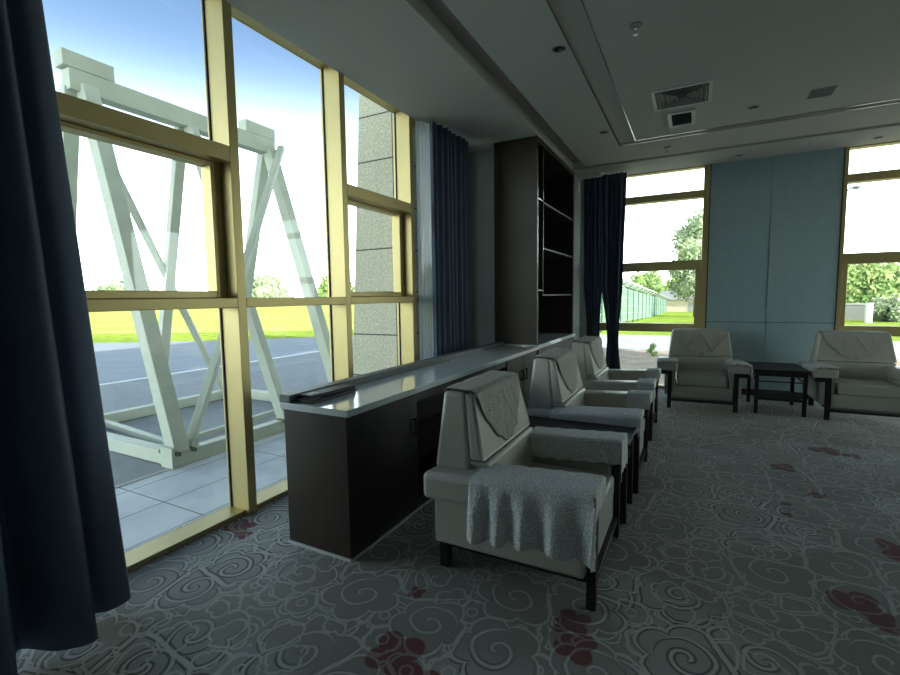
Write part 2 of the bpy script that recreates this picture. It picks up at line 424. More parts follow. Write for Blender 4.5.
# windows of the left wall
MY = [-2.29+1.09*k for k in range(8)]     # mullion positions (near face)
MY = [y + .010 for y in (-2.29, -1.20, -.11, .98, 2.07, 3.16, 4.25, 5.34)]
MW = .068
def left_bay(i, y0, y1, sash):
    fr = BM()
    box(fr, XG-.03, XW, y0-MW, y0, 0, 3.53)                    # mullion
    box(fr, XG-.03, XW-.035, y0, y1-MW, 0, .035)             # sill
    box(fr, XG-.03, XW-.02, y0, y1-MW, 3.465, 3.53)             # head
    root = struct('window_%d' % i, fr, 'gold', bevel=.003)
    if sash:
        build('transom', bx(XG-.03, XW, y0, y1-MW, 2.40, 2.50), 'gold', root, bevel=.004)
        build('transom', bx(XG-.03, XW, y0, y1-MW, 1.45, 1.515), 'gold', root, bevel=.004)
        s = BM(); a, b = y0+.0, y1-MW
        SX = -2.80
        box(s, XG-.02, SX, a, a+.06, 1.516, 2.40); box(s, XG-.02, SX, b-.075, b, 1.516, 2.40)
        box(s, XG-.02, SX, a+.06, b-.075, 1.516, 1.562); box(s, XG-.02, SX, a+.06, b-.075, 2.375, 2.40)
        build('sash', s, 'gold', root, bevel=.004)
        zs = [(.035, 1.45), (1.562, 2.375), (2.50, 3.465)]
    else:
        build('transom', bx(XG-.03, XW, y0, y1-MW, 1.45, 1.515), 'gold', root, bevel=.004)
        zs = [(.035, 1.45), (1.515, 3.465)]
    for k, (a, b) in enumerate(zs):
        build('glass_pane', bx(XG-.012, XG-.004, y0+.004, y1-MW-.004, a, b), 'glass', root)
    g = BM()
    for a, b in zs:
        box(g, XG-.004, XG+.008, y0, y0+.010, a, b); box(g, XG-.004, XG+.008, y1-MW-.010, y1-MW, a, b)
    build('gasket', g, 'gasket', root)
n = 1
struct('wall_left', bx(-3.0, XW-.006, YF, -.10, 0, 3.53), 'wall')
for k in range(2, 7):
    left_bay(n, MY[k]+MW, MY[k+1]+MW, k in (1, 3, 5)); n += 1
bm = BM(); box(bm, XG-.03, XW, MY[7], MY[7]+MW, 0, 3.53); box(bm, XG-.03, XG+.04, MY[7]+MW, 5.72, 0, 3.53)
struct('trim_6', bm, 'gold')

# windows of the back wall
def back_window(i, x0, x1, fl, frr, lowinset):
    YB = 8.0; fr = BM()
    box(fr, x0, x0+fl, YB, YB+.16, 0, CZ); box(fr, x1-frr, x1, YB, YB+.16, 0, CZ)
    box(fr, x0+fl, x1-frr, YB, YB+.16, 0, .05); box(fr, x0+fl, x1-frr, YB+.02, YB+.16, 3.385, CZ)
    root = struct('window_%d' % i, fr, 'gold', bevel=.003)
    for z0, z1 in ((2.94, 3.045), (1.87, 2.01), (.91, 1.04)):
        build('transom', bx(x0+fl, x1-frr, YB-.005, YB+.16, z0, z1), 'gold', root, bevel=.004)
    s = BM(); a, b = x0+fl, x1-frr
    box(s, a, a+.055, YB+.01, YB+.14, 1.04, 1.87); box(s, b-.075, b, YB+.01, YB+.14, 1.04, 1.87)
    build('sash', s, 'gold', root, bevel=.004)
    for a2, b2 in ((.05, .91), (1.04, 1.87), (2.01, 2.94), (3.045, 3.385)):
        build('glass_pane', bx(a+.003, b-.003, YB+.13, YB+.138, a2, b2), 'glass', root)
back_window(6, -1.62, .16, .06, .08, .07)
back_window(7, 1.712, 3.62, .045, .08, .07)

# ------------------------------------------------------------ ground outside
def slab(name, pts, z, mat, t=.3, kind='structure'):
    bm = BM(); hi = [bm.verts.new((x, y, z)) for x, y in pts]; lo = [bm.verts.new((x, y, z-t)) for x, y in pts]
    bm.faces.new(hi); bm.faces.new(lo[::-1]); k = len(pts)
    for i in range(k): bm.faces.new((hi[i], hi[(i+1) % k], lo[(i+1) % k], lo[i]))
    o = build(name, bm, mat); o['kind'] = kind; return o
GZ = -.12
slab('paving', [(-3.0, -14), (-3.0, 8.2), (-4.41, 8.2), (-4.41, -14)], GZ, 'pave')
struct('paving_kerb', bx(-4.45, -4.41, -14, 9, GZ-.2, GZ+.01), 'kerb')
slab('apron', [(-4.45, -16), (-4.45, 14.4), (-10.2, 14.4), (-10.2, -16)], GZ-.004, 'asphaltnear')
slab('airport_road', [(-10.2, -40), (-10.2, 16.5), (-14, 15.35), (-16.5, 12.3), (-26, 6.9), (-70, -17), (-70, -40)], GZ-.006, 'asphalt')
struct('road_line', bx(-10.36, -10.22, -30, 16, GZ-.02, GZ+.002), 'paint')
slab('gravel_bed', [(-4.45, 8.26), (30, 8.26), (30, 14.2), (-4.45, 14.2)], GZ-.002, 'gravel')
struct('road_kerb', bx(-4.45, 30, 14.2, 14.45, GZ-.2, GZ+.05), 'kerb')
slab('service_road', [(-10.2, 14.45), (40, 14.45), (40, 18.9), (-7, 18.9), (-10.2, 16.5)], GZ-.003, 'road')
struct('verge_kerb', bx(-6.9, 40, 18.9, 19.2, GZ-.2, GZ+.06), 'kerb')
slab('green_field_edge', [(-14, 15.35), (-16.5, 12.3), (-26, 6.9), (-70, -17), (-70, -10.5), (-27, 12.4), (-15.5, 18.8)], GZ-.005, 'verge')
slab('hay_field', [(-15.5, 18.8), (-27, 12.4), (-70, -10.5), (-260, -60), (-260, 160), (-40, 160)], GZ-.01, 'grass')
bm = BM()
P = [(-15.5, 18.9, GZ-.02), (60, 19.2, GZ-.02), (110, 75, -1.1), (-26, 75, -1.1), (160, 200, -1.3), (-60, 200, -1.3)]
v = [bm.verts.new(p) for p in P]; bm.faces.new((v[0], v[1], v[2], v[3])); bm.faces.new((v[3], v[2], v[4], v[5]))
r = bmesh.ops.extrude_face_region(bm, geom=bm.faces[:])
for e in r['geom']:
    if isinstance(e, bmesh.types.BMVert): e.co.z -= .4
o = build('grass_slope', bm, 'verge'); o['kind'] = 'structure'
slab('side_bounce_paving', [(5.8, -30), (40, -30), (40, 8.2), (5.8, 8.2)], GZ, 'pave')  # unseen paving, put in to bounce sunlight through the side window
struct('ground_base', bx(-400, 400, -200, 500, -2.2, -1.75), 'grass')

# granite pier outside bay six, its free edge battered
bm = BM()
def px_(z): return -3.47-.07*(3.88-z)
hexa(bm, [(px_(GZ), 4.42, GZ), (-2.985, 4.42, GZ), (-2.985, 4.95, GZ), (px_(GZ), 4.95, GZ),
          (px_(9), 4.42, 9), (-3.06, 4.42, 9), (-3.06, 4.95, 9), (px_(9), 4.95, 9)])
struct('wall_pier', bm, 'pier')

# ------------------------------------------------------------ steel gantry stand outside
g = thing('steel_gantry', 'cream painted steel truss stand on the apron outside the tall windows', 'steel frame', (-5.65, 3.88, GZ))
def L(p): return (p[0]+5.65, p[1]-3.88, p[2]-GZ)
def gpart(name, a, b, w_, h_, mat='steel', parent=None, bev=.008):
    return build(name, bar(BM(), L(a), L(b), w_, h_), mat, parent or g, bevel=bev)
X0, X1, Y0, Y1 = -6.85, -4.47, 2.66, 5.10; zb = GZ+.075
gpart('base_beam', (X1, Y0-.08, zb), (X1, Y1+.08, zb), .13, .14)
gpart('base_beam', (X0, Y0-.08, zb), (X0, Y1+.08, zb), .13, .14)
gpart('base_beam', (X0+.07, Y0, zb), (X1-.07, Y0, zb), .13, .14)
gpart('base_beam', (X0+.07, Y1, zb), (X1-.07, Y1, zb), .13, .14)
gpart('cross_member', (X0+.07, Y0+.42, zb), (X1-.07, Y0+.16, zb+.02), .07, .07)
gpart('cross_member', (X1-.55, Y0+.1, zb-.02), (X1-.75, Y1-.1, zb-.02), .06, .05)
ZT = 3.74
gpart('top_beam', (-5.65, 2.50, ZT), (-5.65, 5.07, ZT), .16, .21)
gpart('end_block', (-5.65, 2.45, ZT+.185), (-5.65, 2.92, ZT+.185), .17, .16)
gpart('end_block', (-5.65, 4.57, ZT+.185), (-5.65, 5.07, ZT+.185), .17, .16)
zf = GZ+.12
for a, b, w_ in (((-5.60, 2.66, ZT-.05), (X1, Y0+.02, zf), .15), ((-5.60, 4.98, ZT-.05), (X1, Y1-.02, zf), .15),
                 ((-5.60, 3.77, ZT-.08), (X1, 4.02, zf), .12), ((-5.70, 2.56, ZT-.05), (X0, Y0+.02, zf), .14),
                 ((-5.70, 4.98, ZT-.05), (X0, Y1-.02, zf), .14), ((-5.70, 3.72, ZT-.08), (X0, 3.86, zf), .12)):
    gpart('leg', a, b, w_, w_)
gpart('brace', (-5.50, 5.12, ZT+.02), (X1-.02, Y0+.14, zf+.02), .09, .07)
gpart('brace', (-5.78, 2.66, ZT-.12), (X0+.02, Y1-.2, zf), .08, .06)
for (x, y) in ((X1+.03, Y0-.04), (X1+.03, Y0+.12), (X1-.12, Y0-.06), (X1+.02, 3.94), (X1+.02, 4.12), (X1+.03, Y1-.1)):
    build('bolt', cyl(BM(), L((x-.05, y, zf+.02)), L((x+.08, y, zf+.02)), .022, 8), 'steelmark', g)
build('corner_plate', bar(BM(), L((X1-.1, Y0-.085, zb+.03)), L((X1+.085, Y0-.085, zb+.03)), .03, .2), 'steel', g)
build('corner_plate', bar(BM(), L((X1-.02, Y0-.04, zf+.03)), L((X1+.0, Y0+.22, zf+.03)), .03, .16), 'steel', g)

# ------------------------------------------------------------ worktop, cabinets, bookcase
wt = thing('worktop', 'long pale stone worktop on the dark cabinet below the tall windows', 'worktop', (-1.94, 3.7, .84))
def rel(o, bmargs): return bx(bmargs[0]-o[0], bmargs[1]-o[0], bmargs[2]-o[1], bmargs[3]-o[1], bmargs[4]-o[2], bmargs[5]-o[2])
W0 = (-1.94, 3.7, .84)
build('slab', rel(W0, (-2.20, -1.675, 1.945, 5.5, .842, .882)), 'stone', wt, bevel=.003)
build('upstand', rel(W0, (-2.20, -2.115, 1.945, 5.5, .8825, .93)), 'stonegrey', wt, bevel=.003)

def cabinet(name, label, y0, y1, kind):
    o = (-1.94, (y0+y1)/2, 0); t = thing(name, label, 'cabinet', o)
    c = BM(); X_0, X_1 = -2.17, -1.715
    def B(*a): box(c, a[0]-o[0], a[1]-o[0], a[2]-o[1], a[3]-o[1], a[4], a[5])
    B(X_0, X_1, y0, y0+.02, .012, .84); B(X_0, X_1, y1-.02, y1, .012, .84); B(X_0, X_0+.02, y0+.02, y1-.02, .012, .84)
    B(X_0, X_1, y0+.02, y1-.02, .012, .06); B(X_0, X_1, y0+.02, y1-.02, .80, .84)
    build('carcass', c, 'woodfront', t)
    if kind == 'open':
        build('shelf', rel(o, (X_0+.02, X_1, y0+.02, y1-.02, .37, .395)), 'woodfront', t)
        build('rail', rel(o, (X_1-.02, X_1+.012, y0+.003, y1-.003, .775, .838)), 'woodfront', t)
    else:
        h = (y1-y0)/kind
        for k in range(kind):
            a, b = y0+k*h+.002, y0+(k+1)*h-.002
            d = build('door', rel(o, (X_1+.001, X_1+.02, a, b, .02, .838)), 'woodfront', t, bevel=.002)
            hy = b-.06 if (k == 0 and kind > 1) or kind == 1 else a+.06
            hb = BM(); cyl(hb, (X_1+.045-o[0], hy-o[1], .55), (X_1+.045-o[0], hy-o[1], .68), .007, 10)
            for z in (.565, .665): cyl(hb, (X_1+.02-o[0], hy-o[1], z), (X_1+.045-o[0], hy-o[1], z), .006, 8)
            build('handle', hb, 'black', d)
    return t
c1 = cabinet('base_cabinet', 'dark walnut cabinet under the near end of the worktop with one door', 1.96, 2.70, 1)
build('end_panel', bx(-2.175+1.94, -1.695+1.94, 1.955-2.33, 1.96-2.33+.0, .012, .84), 'wood', c1)
build('floor_strip', bx(-2.185+1.94, -1.69+1.94, 1.946-2.33, 1.956-2.33, .0, .016), 'white', c1)
c2 = cabinet('base_cabinet', 'open dark shelf unit under the worktop behind the nearest armchair', 2.702, 4.46, 'open')
c3 = cabinet('base_cabinet', 'two-door dark cabinet under the far end of the worktop beside the tall bookcase', 4.462, 5.498, 2)
struct('baseboard_counter', bx(-1.693, -1.683, 1.956, 5.5, 0, .012), 'white')

B0 = (-1.98, 6.46, 0)
bc = thing('bookcase', 'tall dark walnut bookcase reaching the ceiling beyond the worktop', 'bookcase', B0)
def bp(name, a, mat='woodfront', bev=.002, par=None): return build(name, rel(B0, a), mat, par or bc, bevel=bev)
bp('side_panel', (-2.255, -1.70, 5.502, 5.54, .90, 3.395), 'wood')
bp('side_panel', (-2.255, -1.70, 7.38, 7.42, .90, 3.395))
bp('back_panel', (-2.258, -2.24, 5.54, 7.38, .90, 3.395))
bp('side_panel', (-2.255, -2.20, 5.498, 5.502, .90, 3.395), 'gasket')
bp('top_panel', (-2.24, -1.70, 5.54, 7.38, 3.34, 3.395))
for z in (2.66, 2.09, 1.50): bp('shelf', (-2.24, -1.71, 5.78, 7.38, z, z+.022))
for z in (2.67, 1.56): bp('shelf', (-2.24, -1.703, 5.54, 5.76, z, z+.02), 'chrome')
bp('divider', (-2.24, -1.703, 5.76, 5.78, 1.52, 3.34))
bp('metal_edge', (-1.7025, -1.699, 5.762, 5.774, 2.07, 3.0), 'chrome', 0)
bp('metal_edge', (-1.7, -1.697, 5.532, 5.54, 1.2, 3.0), 'chrome', 0)
bp('face_frame', (-1.72, -1.70, 7.42, 7.465, 0.0, 3.395), 'wood')
bp('base', (-2.255, -1.70, 5.502, 7.42, .012, .845))
bp('ledge', (-2.255, -1.675, 5.502, 7.44, .846, .898), 'stone', .003)
for a, b in ((5.51, 6.14), (6.145, 6.775), (6.78, 7.41)):
    d = bp('door', (-1.699, -1.682, a, b, .02, .84))
    hb = BM(); hy = b-.06
    cyl(hb, (-1.66-B0[0], hy-B0[1], .55), (-1.66-B0[0], hy-B0[1], .68), .007, 10)
    for z in (.565, .665): cyl(hb, (-1.682-B0[0], hy-B0[1], z), (-1.66-B0[0], hy-B0[1], z), .006, 8)
    build('handle', hb, 'black', d)

# folders lying on the near corner of the worktop
def folder(label, loc, rz, wd=.46, dp=.13):
    t = thing('leather_folder', label, 'folder', loc, rz, 'black folders on the worktop')
    b = BM(); box(b, -wd/2, wd/2, -dp/2, dp/2, 0, .004); box(b, -wd/2, wd/2, -dp/2, dp/2, .016, .020); box(b, -wd/2, wd/2, -dp/2-.004, -dp/2, 0, .020)
    build('cover', b, 'folder', t, bevel=.0015)
    build('page_block', bx(-wd/2+.006, wd/2-.006, -dp/2+.003, dp/2-.006, .0045, .0155), 'folder', t)
    build('label_card', bx(-wd/2+.02, -wd/2+.09, -dp/2+.02, dp/2-.03, .0202, .021), 'paper', t)
folder('black leather folder at the bottom of the stack on the worktop corner', (-2.035, 2.18, .884), PI/2+.02, .40)
folder('black leather folder lying on top of the folder stack by the window', (-2.045, 2.20, .905), PI/2-.05, .38, .10)

# ------------------------------------------------------------ curtains
def smooth_path(pts, m=6):
    out = []; k = len(pts)
    for i in range(k-1):
        p0, p1, p2, p3 = pts[max(i-1, 0)], pts[i], pts[i+1], pts[min(i+2, k-1)]
        for j in range(m):
            t = j/m
            out.append(tuple(.5*((2*p1[c])+(-p0[c]+p2[c])*t+(2*p0[c]-5*p1[c]+4*p2[c]-p3[c])*t*t+(-p0[c]+3*p1[c]-3*p2[c]+p3[c])*t**3) for c in (0, 1)))
    out.append(pts[-1]); return out
def curtain(name, label, levels, mat, thick=.004, grp=None, hem=None):
    """levels: list of (z, plan path) with equal path lengths, top to bottom"""
    levels = [(z, smooth_path(p)) for z, p in levels]
    rows = []
    for i in range(len(levels)-1):
        (za, a), (zb_, b) = levels[i], levels[i+1]
        k = 10
        for j in range(k):
            t = j/k; s = t*t*(3-2*t) if len(levels) > 2 else t
            rows.append([(pa[0]*(1-s)+pb[0]*s, pa[1]*(1-s)+pb[1]*s, za*(1-t)+zb_*t) for pa, pb in zip(a, b)])
    rows.append([(p[0], p[1], levels[-1][0]) for p in levels[-1][1]])
    bm = BM(); V = [[bm.verts.new(p) for p in r] for r in rows]
    for i in range(len(V)-1):
        for j in range(len(V[0])-1): bm.faces.new((V[i][j], V[i][j+1], V[i+1][j+1], V[i+1][j]))
    cx = sum(p[0] for p in rows[-1])/len(rows[-1]); cy = sum(p[1] for p in rows[-1])/len(rows[-1])
    bmesh.ops.translate(bm, verts=bm.verts[:], vec=(-cx, -cy, 0))
    o = build(name, bm, mat, smooth=True); o.location = (cx, cy, 0)
    md = o.modifiers.new('thick', 'SOLIDIFY'); md.thickness = thick; md.offset = 0
    tag(o, label, 'curtain', grp)
    if hem:
        hb = BM(); lines = [[r_[k] for r_ in rows] for k in hem]
        for ln in lines:
            for p, q in zip(ln[:-1], ln[1:]): bar(hb, (p[0]-cx, p[1]-cy, p[2]), (q[0]-cx, q[1]-cy, q[2]), .008, .008)
        build('edge_seam', hb, 'hem', o)
    return o
# big curtain beside the camera
top = [(-2.52, -.25), (-2.30, -.15), (-2.55, -.02), (-2.28, .10), (-2.54, .25), (-2.26, .38), (-2.50, .50), (-2.30, .62), (-2.50, .72), (-2.34, .80), (-2.33, .82), (-2.50, .88), (-2.43, .93), (-2.47, .995), (-2.58, .98)]
bot = [(-2.58, -.45), (-2.28, -.28), (-2.60, -.12), (-2.20, .05), (-2.60, .22), (-2.16, .38), (-2.52, .52), (-2.26, .66), (-2.50, .76), (-2.34, .84), (-2.27, .95), (-2.50, .99), (-2.43, 1.08), (-2.45, 1.18), (-2.60, 1.16)]
curtain('window_curtain', 'navy full-length curtain hanging nearest the camera at the left edge', [(3.385, top), (.03, bot)], 'navy', hem=[60])
# curtain + sheer in the far left corner
def wavy(x0, y0, x1, y1, n, amp, ph=0.0):
    d = Vector((x1-x0, y1-y0)); L_ = d.length; d.normalize(); nrm = Vector((-d.y, d.x)); out = []
    for i in range(n*2+1):
        t = i/(n*2); a = amp*(1 if i % 2 else -1)*(.7+.3*math.sin(i*2.3+ph))
        out.append((x0+(x1-x0)*t+nrm.x*a, y0+(y1-y0)*t+nrm.y*a))
    return out
curtain('sheer_curtain', 'white sheer curtain behind the gold mullion next to the far navy curtain', [(3.385, wavy(-2.685, 4.345, -2.60, 4.52, 5, .010)), (.03, wavy(-2.685, 4.345, -2.60, 4.52, 5, .012))], 'sheer', .0015)
curtain('window_curtain', 'navy curtain in the far left corner between sheer and grey wall', [(3.385, wavy(-2.54, 4.42, -2.50, 5.24, 8, .04)), (.03, wavy(-2.54, 4.42, -2.50, 5.24, 8, .05, 1))], 'navy')
# back curtain, two panels that part below
Yc = 7.80
def rng(x0, x1, n, amp, ph=0): return wavy(x0, Yc-(.055 if ph else -.05), x1, Yc-(.055 if ph else -.05), n, amp, ph)
curtain('window_curtain', 'navy curtain panel beside the column, gathered left of the slit', [(3.385, rng(-1.64, -1.33, 5, .045)), (1.75, rng(-1.62, -1.33, 5, .045)), (.95, rng(-1.56, -1.36, 5, .04)), (.03, rng(-1.60, -1.32, 5, .05))], 'navy', grp='parted curtain panels at the back window')
curtain('window_curtain', 'navy curtain panel beside the window glass, gathered right of the slit', [(3.385, rng(-1.35, -.97, 5, .04, 2)), (1.75, rng(-1.32, -1.0, 5, .04, 2)), (.80, rng(-1.22, -1.05, 5, .035, 2)), (.03, rng(-1.26, -.99, 5, .05, 2))], 'navy', grp='parted curtain panels at the back window')

# ------------------------------------------------------------ armchairs  (local: +x is forward)
def rounded(name, bm, mat, parent, bev, seg=3): return build(name, bm, mat, parent, bevel=bev, seg=seg)
def make_chair(label):
    t = thing('armchair', label, 'armchair', group='off white armchairs')
    # base + side panels
    b = BM(); box(b, -.41, .40, -.30, .30, .13, .30); rounded('seat_base', b, 'leather', t, .012)
    for s in (-1, 1):
        b = BM(); box(b, -.405, .40, min(s*.305, s*.44), max(s*.305, s*.44), .165, .47); rounded('side_panel', b, 'leather', t, .015)
        b = BM(); y0, y1 = sorted((s*.285, s*.53))
        hexa(b, [(-.43, y0, .435), (.45, y0, .48), (.45, y1, .48), (-.43, y1, .435), (-.43, y0, .585), (.45, y0, .625), (.45, y1, .61), (-.43, y1, .57)])
        rounded('armrest', b, 'leather', t, .035, 4)
        build('leg', bx(.402, .447, min(s*.352, s*.402), max(s*.352, s*.402), 0, .50), 'frame', t, bevel=.004)
        build('arm_rail', bx(.405, .447, min(s*.402, s*.505), max(s*.402, s*.505), .448, .50), 'frame', t, bevel=.004)
        build('leg', bx(-.40, -.345, min(s*.34, s*.395), max(s*.34, s*.395), 0, .163), 'frame', t, bevel=.004)
        build('side_rail', bx(-.345, .40, min(s*.355, s*.39), max(s*.355, s*.39), .125, .162), 'frame', t, bevel=.003)
        build('gold_edge', bx(.4475, .4485, min(s*.352, s*.356), max(s*.352, s*.356), .15, .45), 'frame', t)
    build('front_rail', bx(.405, .440, -.351, .351, .095, .135), 'frame', t, bevel=.003)
    build('front_strip', bx(.4405, .443, -.30, .351, .131, .1345), 'chrome', t)
    b = BM(); box(b, .395, .415, -.345, .345, .14, .30); rounded('front_panel', b, 'leather', t, .006)
    b = BM(); box(b, -.20, .43, -.284, .284, .30, .435); rounded('seat_cushion', b, 'leather', t, .03, 4)
    # lumbar part
    b = BM(); hexa(b, [(-.36, -.30, .42), (-.075, -.284, .42), (-.075, .284, .42), (-.36, .30, .42), (-.36, -.39, .63), (-.105, -.39, .63), (-.105, .39, .63), (-.36, .39, .63)])
    b.verts.ensure_lookup_table()
    rounded('lumbar_cushion', b, 'leather', t, .02)
    # back shell
    b = BM(); hexa(b, [(-.425, -.40, .56), (-.20, -.40, .56), (-.20, .40, .56), (-.425, .40, .56), (-.385, -.355, .99), (-.245, -.355, .985), (-.245, .355, .985), (-.385, .355, .99)])
    rounded('backrest', b, 'leather', t, .028, 4)
    b = BM(); hexa(b, [(-.21, -.392, .635), (-.13, -.392, .635), (-.13, .392, .635), (-.21, .392, .635), (-.26, -.35, .985), (-.205, -.345, .97), (-.205, .345, .97), (-.26, .35, .985)])
    cu = rounded('back_cushion', b, 'leather', t, .018, 4)
    p = BM(); path = [(-.135, -.385, .645), (-.205, -.338, .955), (-.21, -.31, .976), (-.21, .31, .976), (-.205, .338, .955), (-.135, .385, .645), (-.135, -.385, .645)]
    for a, c in zip(path[:-1], path[1:]): cyl(p, a, c, .006, 6)
    build('piping', p, 'piping', cu)
    return t

def arm_lace(label, s, u0, u1, inner, outer, front, fold=.0, seed=0, group='lace armrest covers'):
    """lace over an armrest on side s (+1/-1); u0..u1 along the arm; hang lengths inner/outer/front"""
    rnd = random.Random(seed)
    zin = lambda u: .588+.045*(u+.43)/.88
    yi, yo = .285, .53
    nc = 64; na = 90
    half = (yo-yi)
    fl = .003
    def cross(b_):
        # b_ arclength from inner edge top (negative = hanging inside, >half = hanging outside)
        if b_ < 0: return yi-fl, b_, 1
        if b_ > half: return yo+fl, -(b_-half), 2
        return yi+b_, 0.0, 0
    bm = BM(); V = []
    for i in range(na+1):
        a = i/na; row = []
        U = u0+(u1-u0+front)*a
        over = max(0, U-u1)
        for j in range(nc+1):
            bb = -inner+(inner+half+outer)*j/nc
            # scalloped hems
            sc = .5+.5*abs(math.sin(U*30+seed))
            lo = -inner+.022*(1-sc)*(inner > .06); hi = half+outer-.026*(1-sc)*(outer > .06)
            if outer > .1: hi -= .018*math.sin(U*5+seed)
            bb = max(lo, min(hi, bb))
            if over > 0 and i == na: pass
            y, dz, side = cross(bb)
            zt = zin(min(U, u1)) - (.012*max(0, (y-yi)/half) if side == 0 else (.012 if side == 2 else 0)) + fl
            dd = -dz
            x = min(U, u1)+fl
            if over > 0:
                ov = min(over, front-.024*(1-abs(math.sin(bb*34))))
                x = u1+fl+.010+.018*ov
                hang = math.sqrt(ov*ov+dd*dd)
                z = zt-hang
                if side == 2: y += .25*min(ov, dd)
                if side == 1: y -= .06*min(ov, dd)
            else: z = zt-dd
            if side == 2 and fold:
                k = min(1, dd/.15)
                y += k*(fold*(.55+.45*math.sin(U*43+1.3*math.sin(U*9)+seed))*(.35+.65*dd/max(.01, outer)) )
                x += .006*k*math.sin(U*60)
            if side == 0:
                z += .0022*math.sin(U*55+bb*30)*math.sin(bb*23+seed)
                # soften the corner
                e = min(bb, half-bb)
                if e < .035: z -= (.035-e)**2*7
            else:
                z -= .0086
            row.append((x, s*y, z))
        V.append(row)
    vv = [[bm.verts.new(p) for p in r] for r in V]
    for i in range(na):
        for j in range(nc):
            try: bm.faces.new((vv[i][j], vv[i][j+1], vv[i+1][j+1], vv[i+1][j]))
            except Exception: pass
    o = build('lace_arm_cover', bm, 'lace', smooth=True)
    md = o.modifiers.new('thick', 'SOLIDIFY'); md.thickness = .0025; md.offset = 1
    return tag(o, label, 'lace cover', group)

def back_lace(label, width=.66, drop=.33, group='lace back covers', seed=0):
    bm = BM(); nu, nv = 60, 50; V = []
    def prof(d):
        # d<0 behind, 0..top..front
        T = .135
        if d < 0: return (-.392+.02*d, .992+d)
        if d < T: return (-.392+d*(.392-.222)/T, .996-.004*d/T)
        q = d-T; return (-.203+.20*q*1.0, .984-q*.98)
    for i in range(nu+1):
        s_ = -1+2*i/nu; row = []
        # pointed, stepped lower hem
        a = abs(s_)
        dr = drop*(1-a**2.1)*.85+drop*.12 + .022*abs(math.sin(s_*9.5))
        L0, L1 = -.05, .135+max(.02, dr)
        for j in range(nv+1):
            d = L0+(L1-L0)*j/nv
            x, z = prof(d); y = s_*width/2*(1-.08*max(0, (.99-z)))
            bumpy = .003*math.sin(s_*24+2*math.sin(z*20+seed)) if d > .17 else .001
            rid = .006*max(0, math.cos(s_*14+z*26*(1 if s_ > 0 else -1)))**8 if d > .17 else 0
            row.append((x+.006+bumpy*.4+rid, y, z+.004))
        V.append(row)
    vv = [[bm.verts.new(p) for p in r] for r in V]
    for i in range(nu):
        for j in range(nv): bm.faces.new((vv[i][j], vv[i][j+1], vv[i+1][j+1], vv[i+1][j]))
    o = build('lace_back_cover', bm, 'lacecream', smooth=True)
    md = o.modifiers.new('thick', 'SOLIDIFY'); md.thickness = .003; md.offset = 1
    return tag(o, label, 'lace cover', group)

CH = [(-.82, 2.545, 0, 'off white armchair nearest the camera, lace hanging over both arms'),
      (-.78, 4.03, 0, 'off white armchair in the middle of the row along the worktop'),
      (-.79, 5.45, 0, 'off white armchair at the far end of the row along the worktop'),
      (.10, 7.13, -PI/2+.05, 'off white armchair against the back wall left of the dark tea table'),
      (1.79, 7.22, -PI/2+.02, 'off white armchair under the right window, right of the dark tea table')]
first = make_chair(CH[0][3]); first.location = (CH[0][0], CH[0][1], 0)
for x, y, rz, lb in CH[1:]: dup(first, (x, y, 0), rz, lb, 'off white armchairs')
def place(o, k): o.location = (CH[k][0], CH[k][1], 0); o.rotation_euler = (0, 0, CH[k][2])
nm = ['nearest armchair', 'middle armchair of the row', 'far armchair of the row', 'armchair left of the dark tea table', 'armchair right of the dark tea table']
place(arm_lace('white lace draped in long folds over the near arm of the nearest armchair', -1, -.15, .452, .03, .30, .11, .065, 1), 0)
place(arm_lace('white scalloped lace over the far arm of the nearest armchair', 1, -.13, .452, .14, .05, .20, 0, 2), 0)
place(arm_lace('white lace over the near arm of the middle armchair, beside the tea table', -1, -.20, .452, .03, .075, .05, 0, 3), 1)
place(arm_lace('white lace cap on the front of the far arm of the middle armchair', 1, .27, .452, .13, .05, .10, 0, 4), 1)
place(arm_lace('white lace cap on the front of the near arm of the far row armchair', -1, .30, .452, .03, .06, .08, 0, 5), 2)
place(arm_lace('white lace cap on the front of the far arm of the far row armchair', 1, .32, .452, .10, .04, .08, 0, 6), 2)
place(arm_lace('white lace on the arm next to the tea table, armchair left of it', 1, .0, .452, .03, .16, .025, .012, 7), 3)
place(arm_lace('white lace on the window side arm of the armchair left of the tea table', -1, .0, .452, .03, .06, .03, 0, 8), 3)
place(arm_lace('white lace on the arm next to the tea table, armchair right of it', -1, -.1, .452, .03, .05, .025, 0, 9), 4)
for k in range(5):
    place(back_lace('cream lace cover over the backrest of the ' + nm[k], seed=k), k)

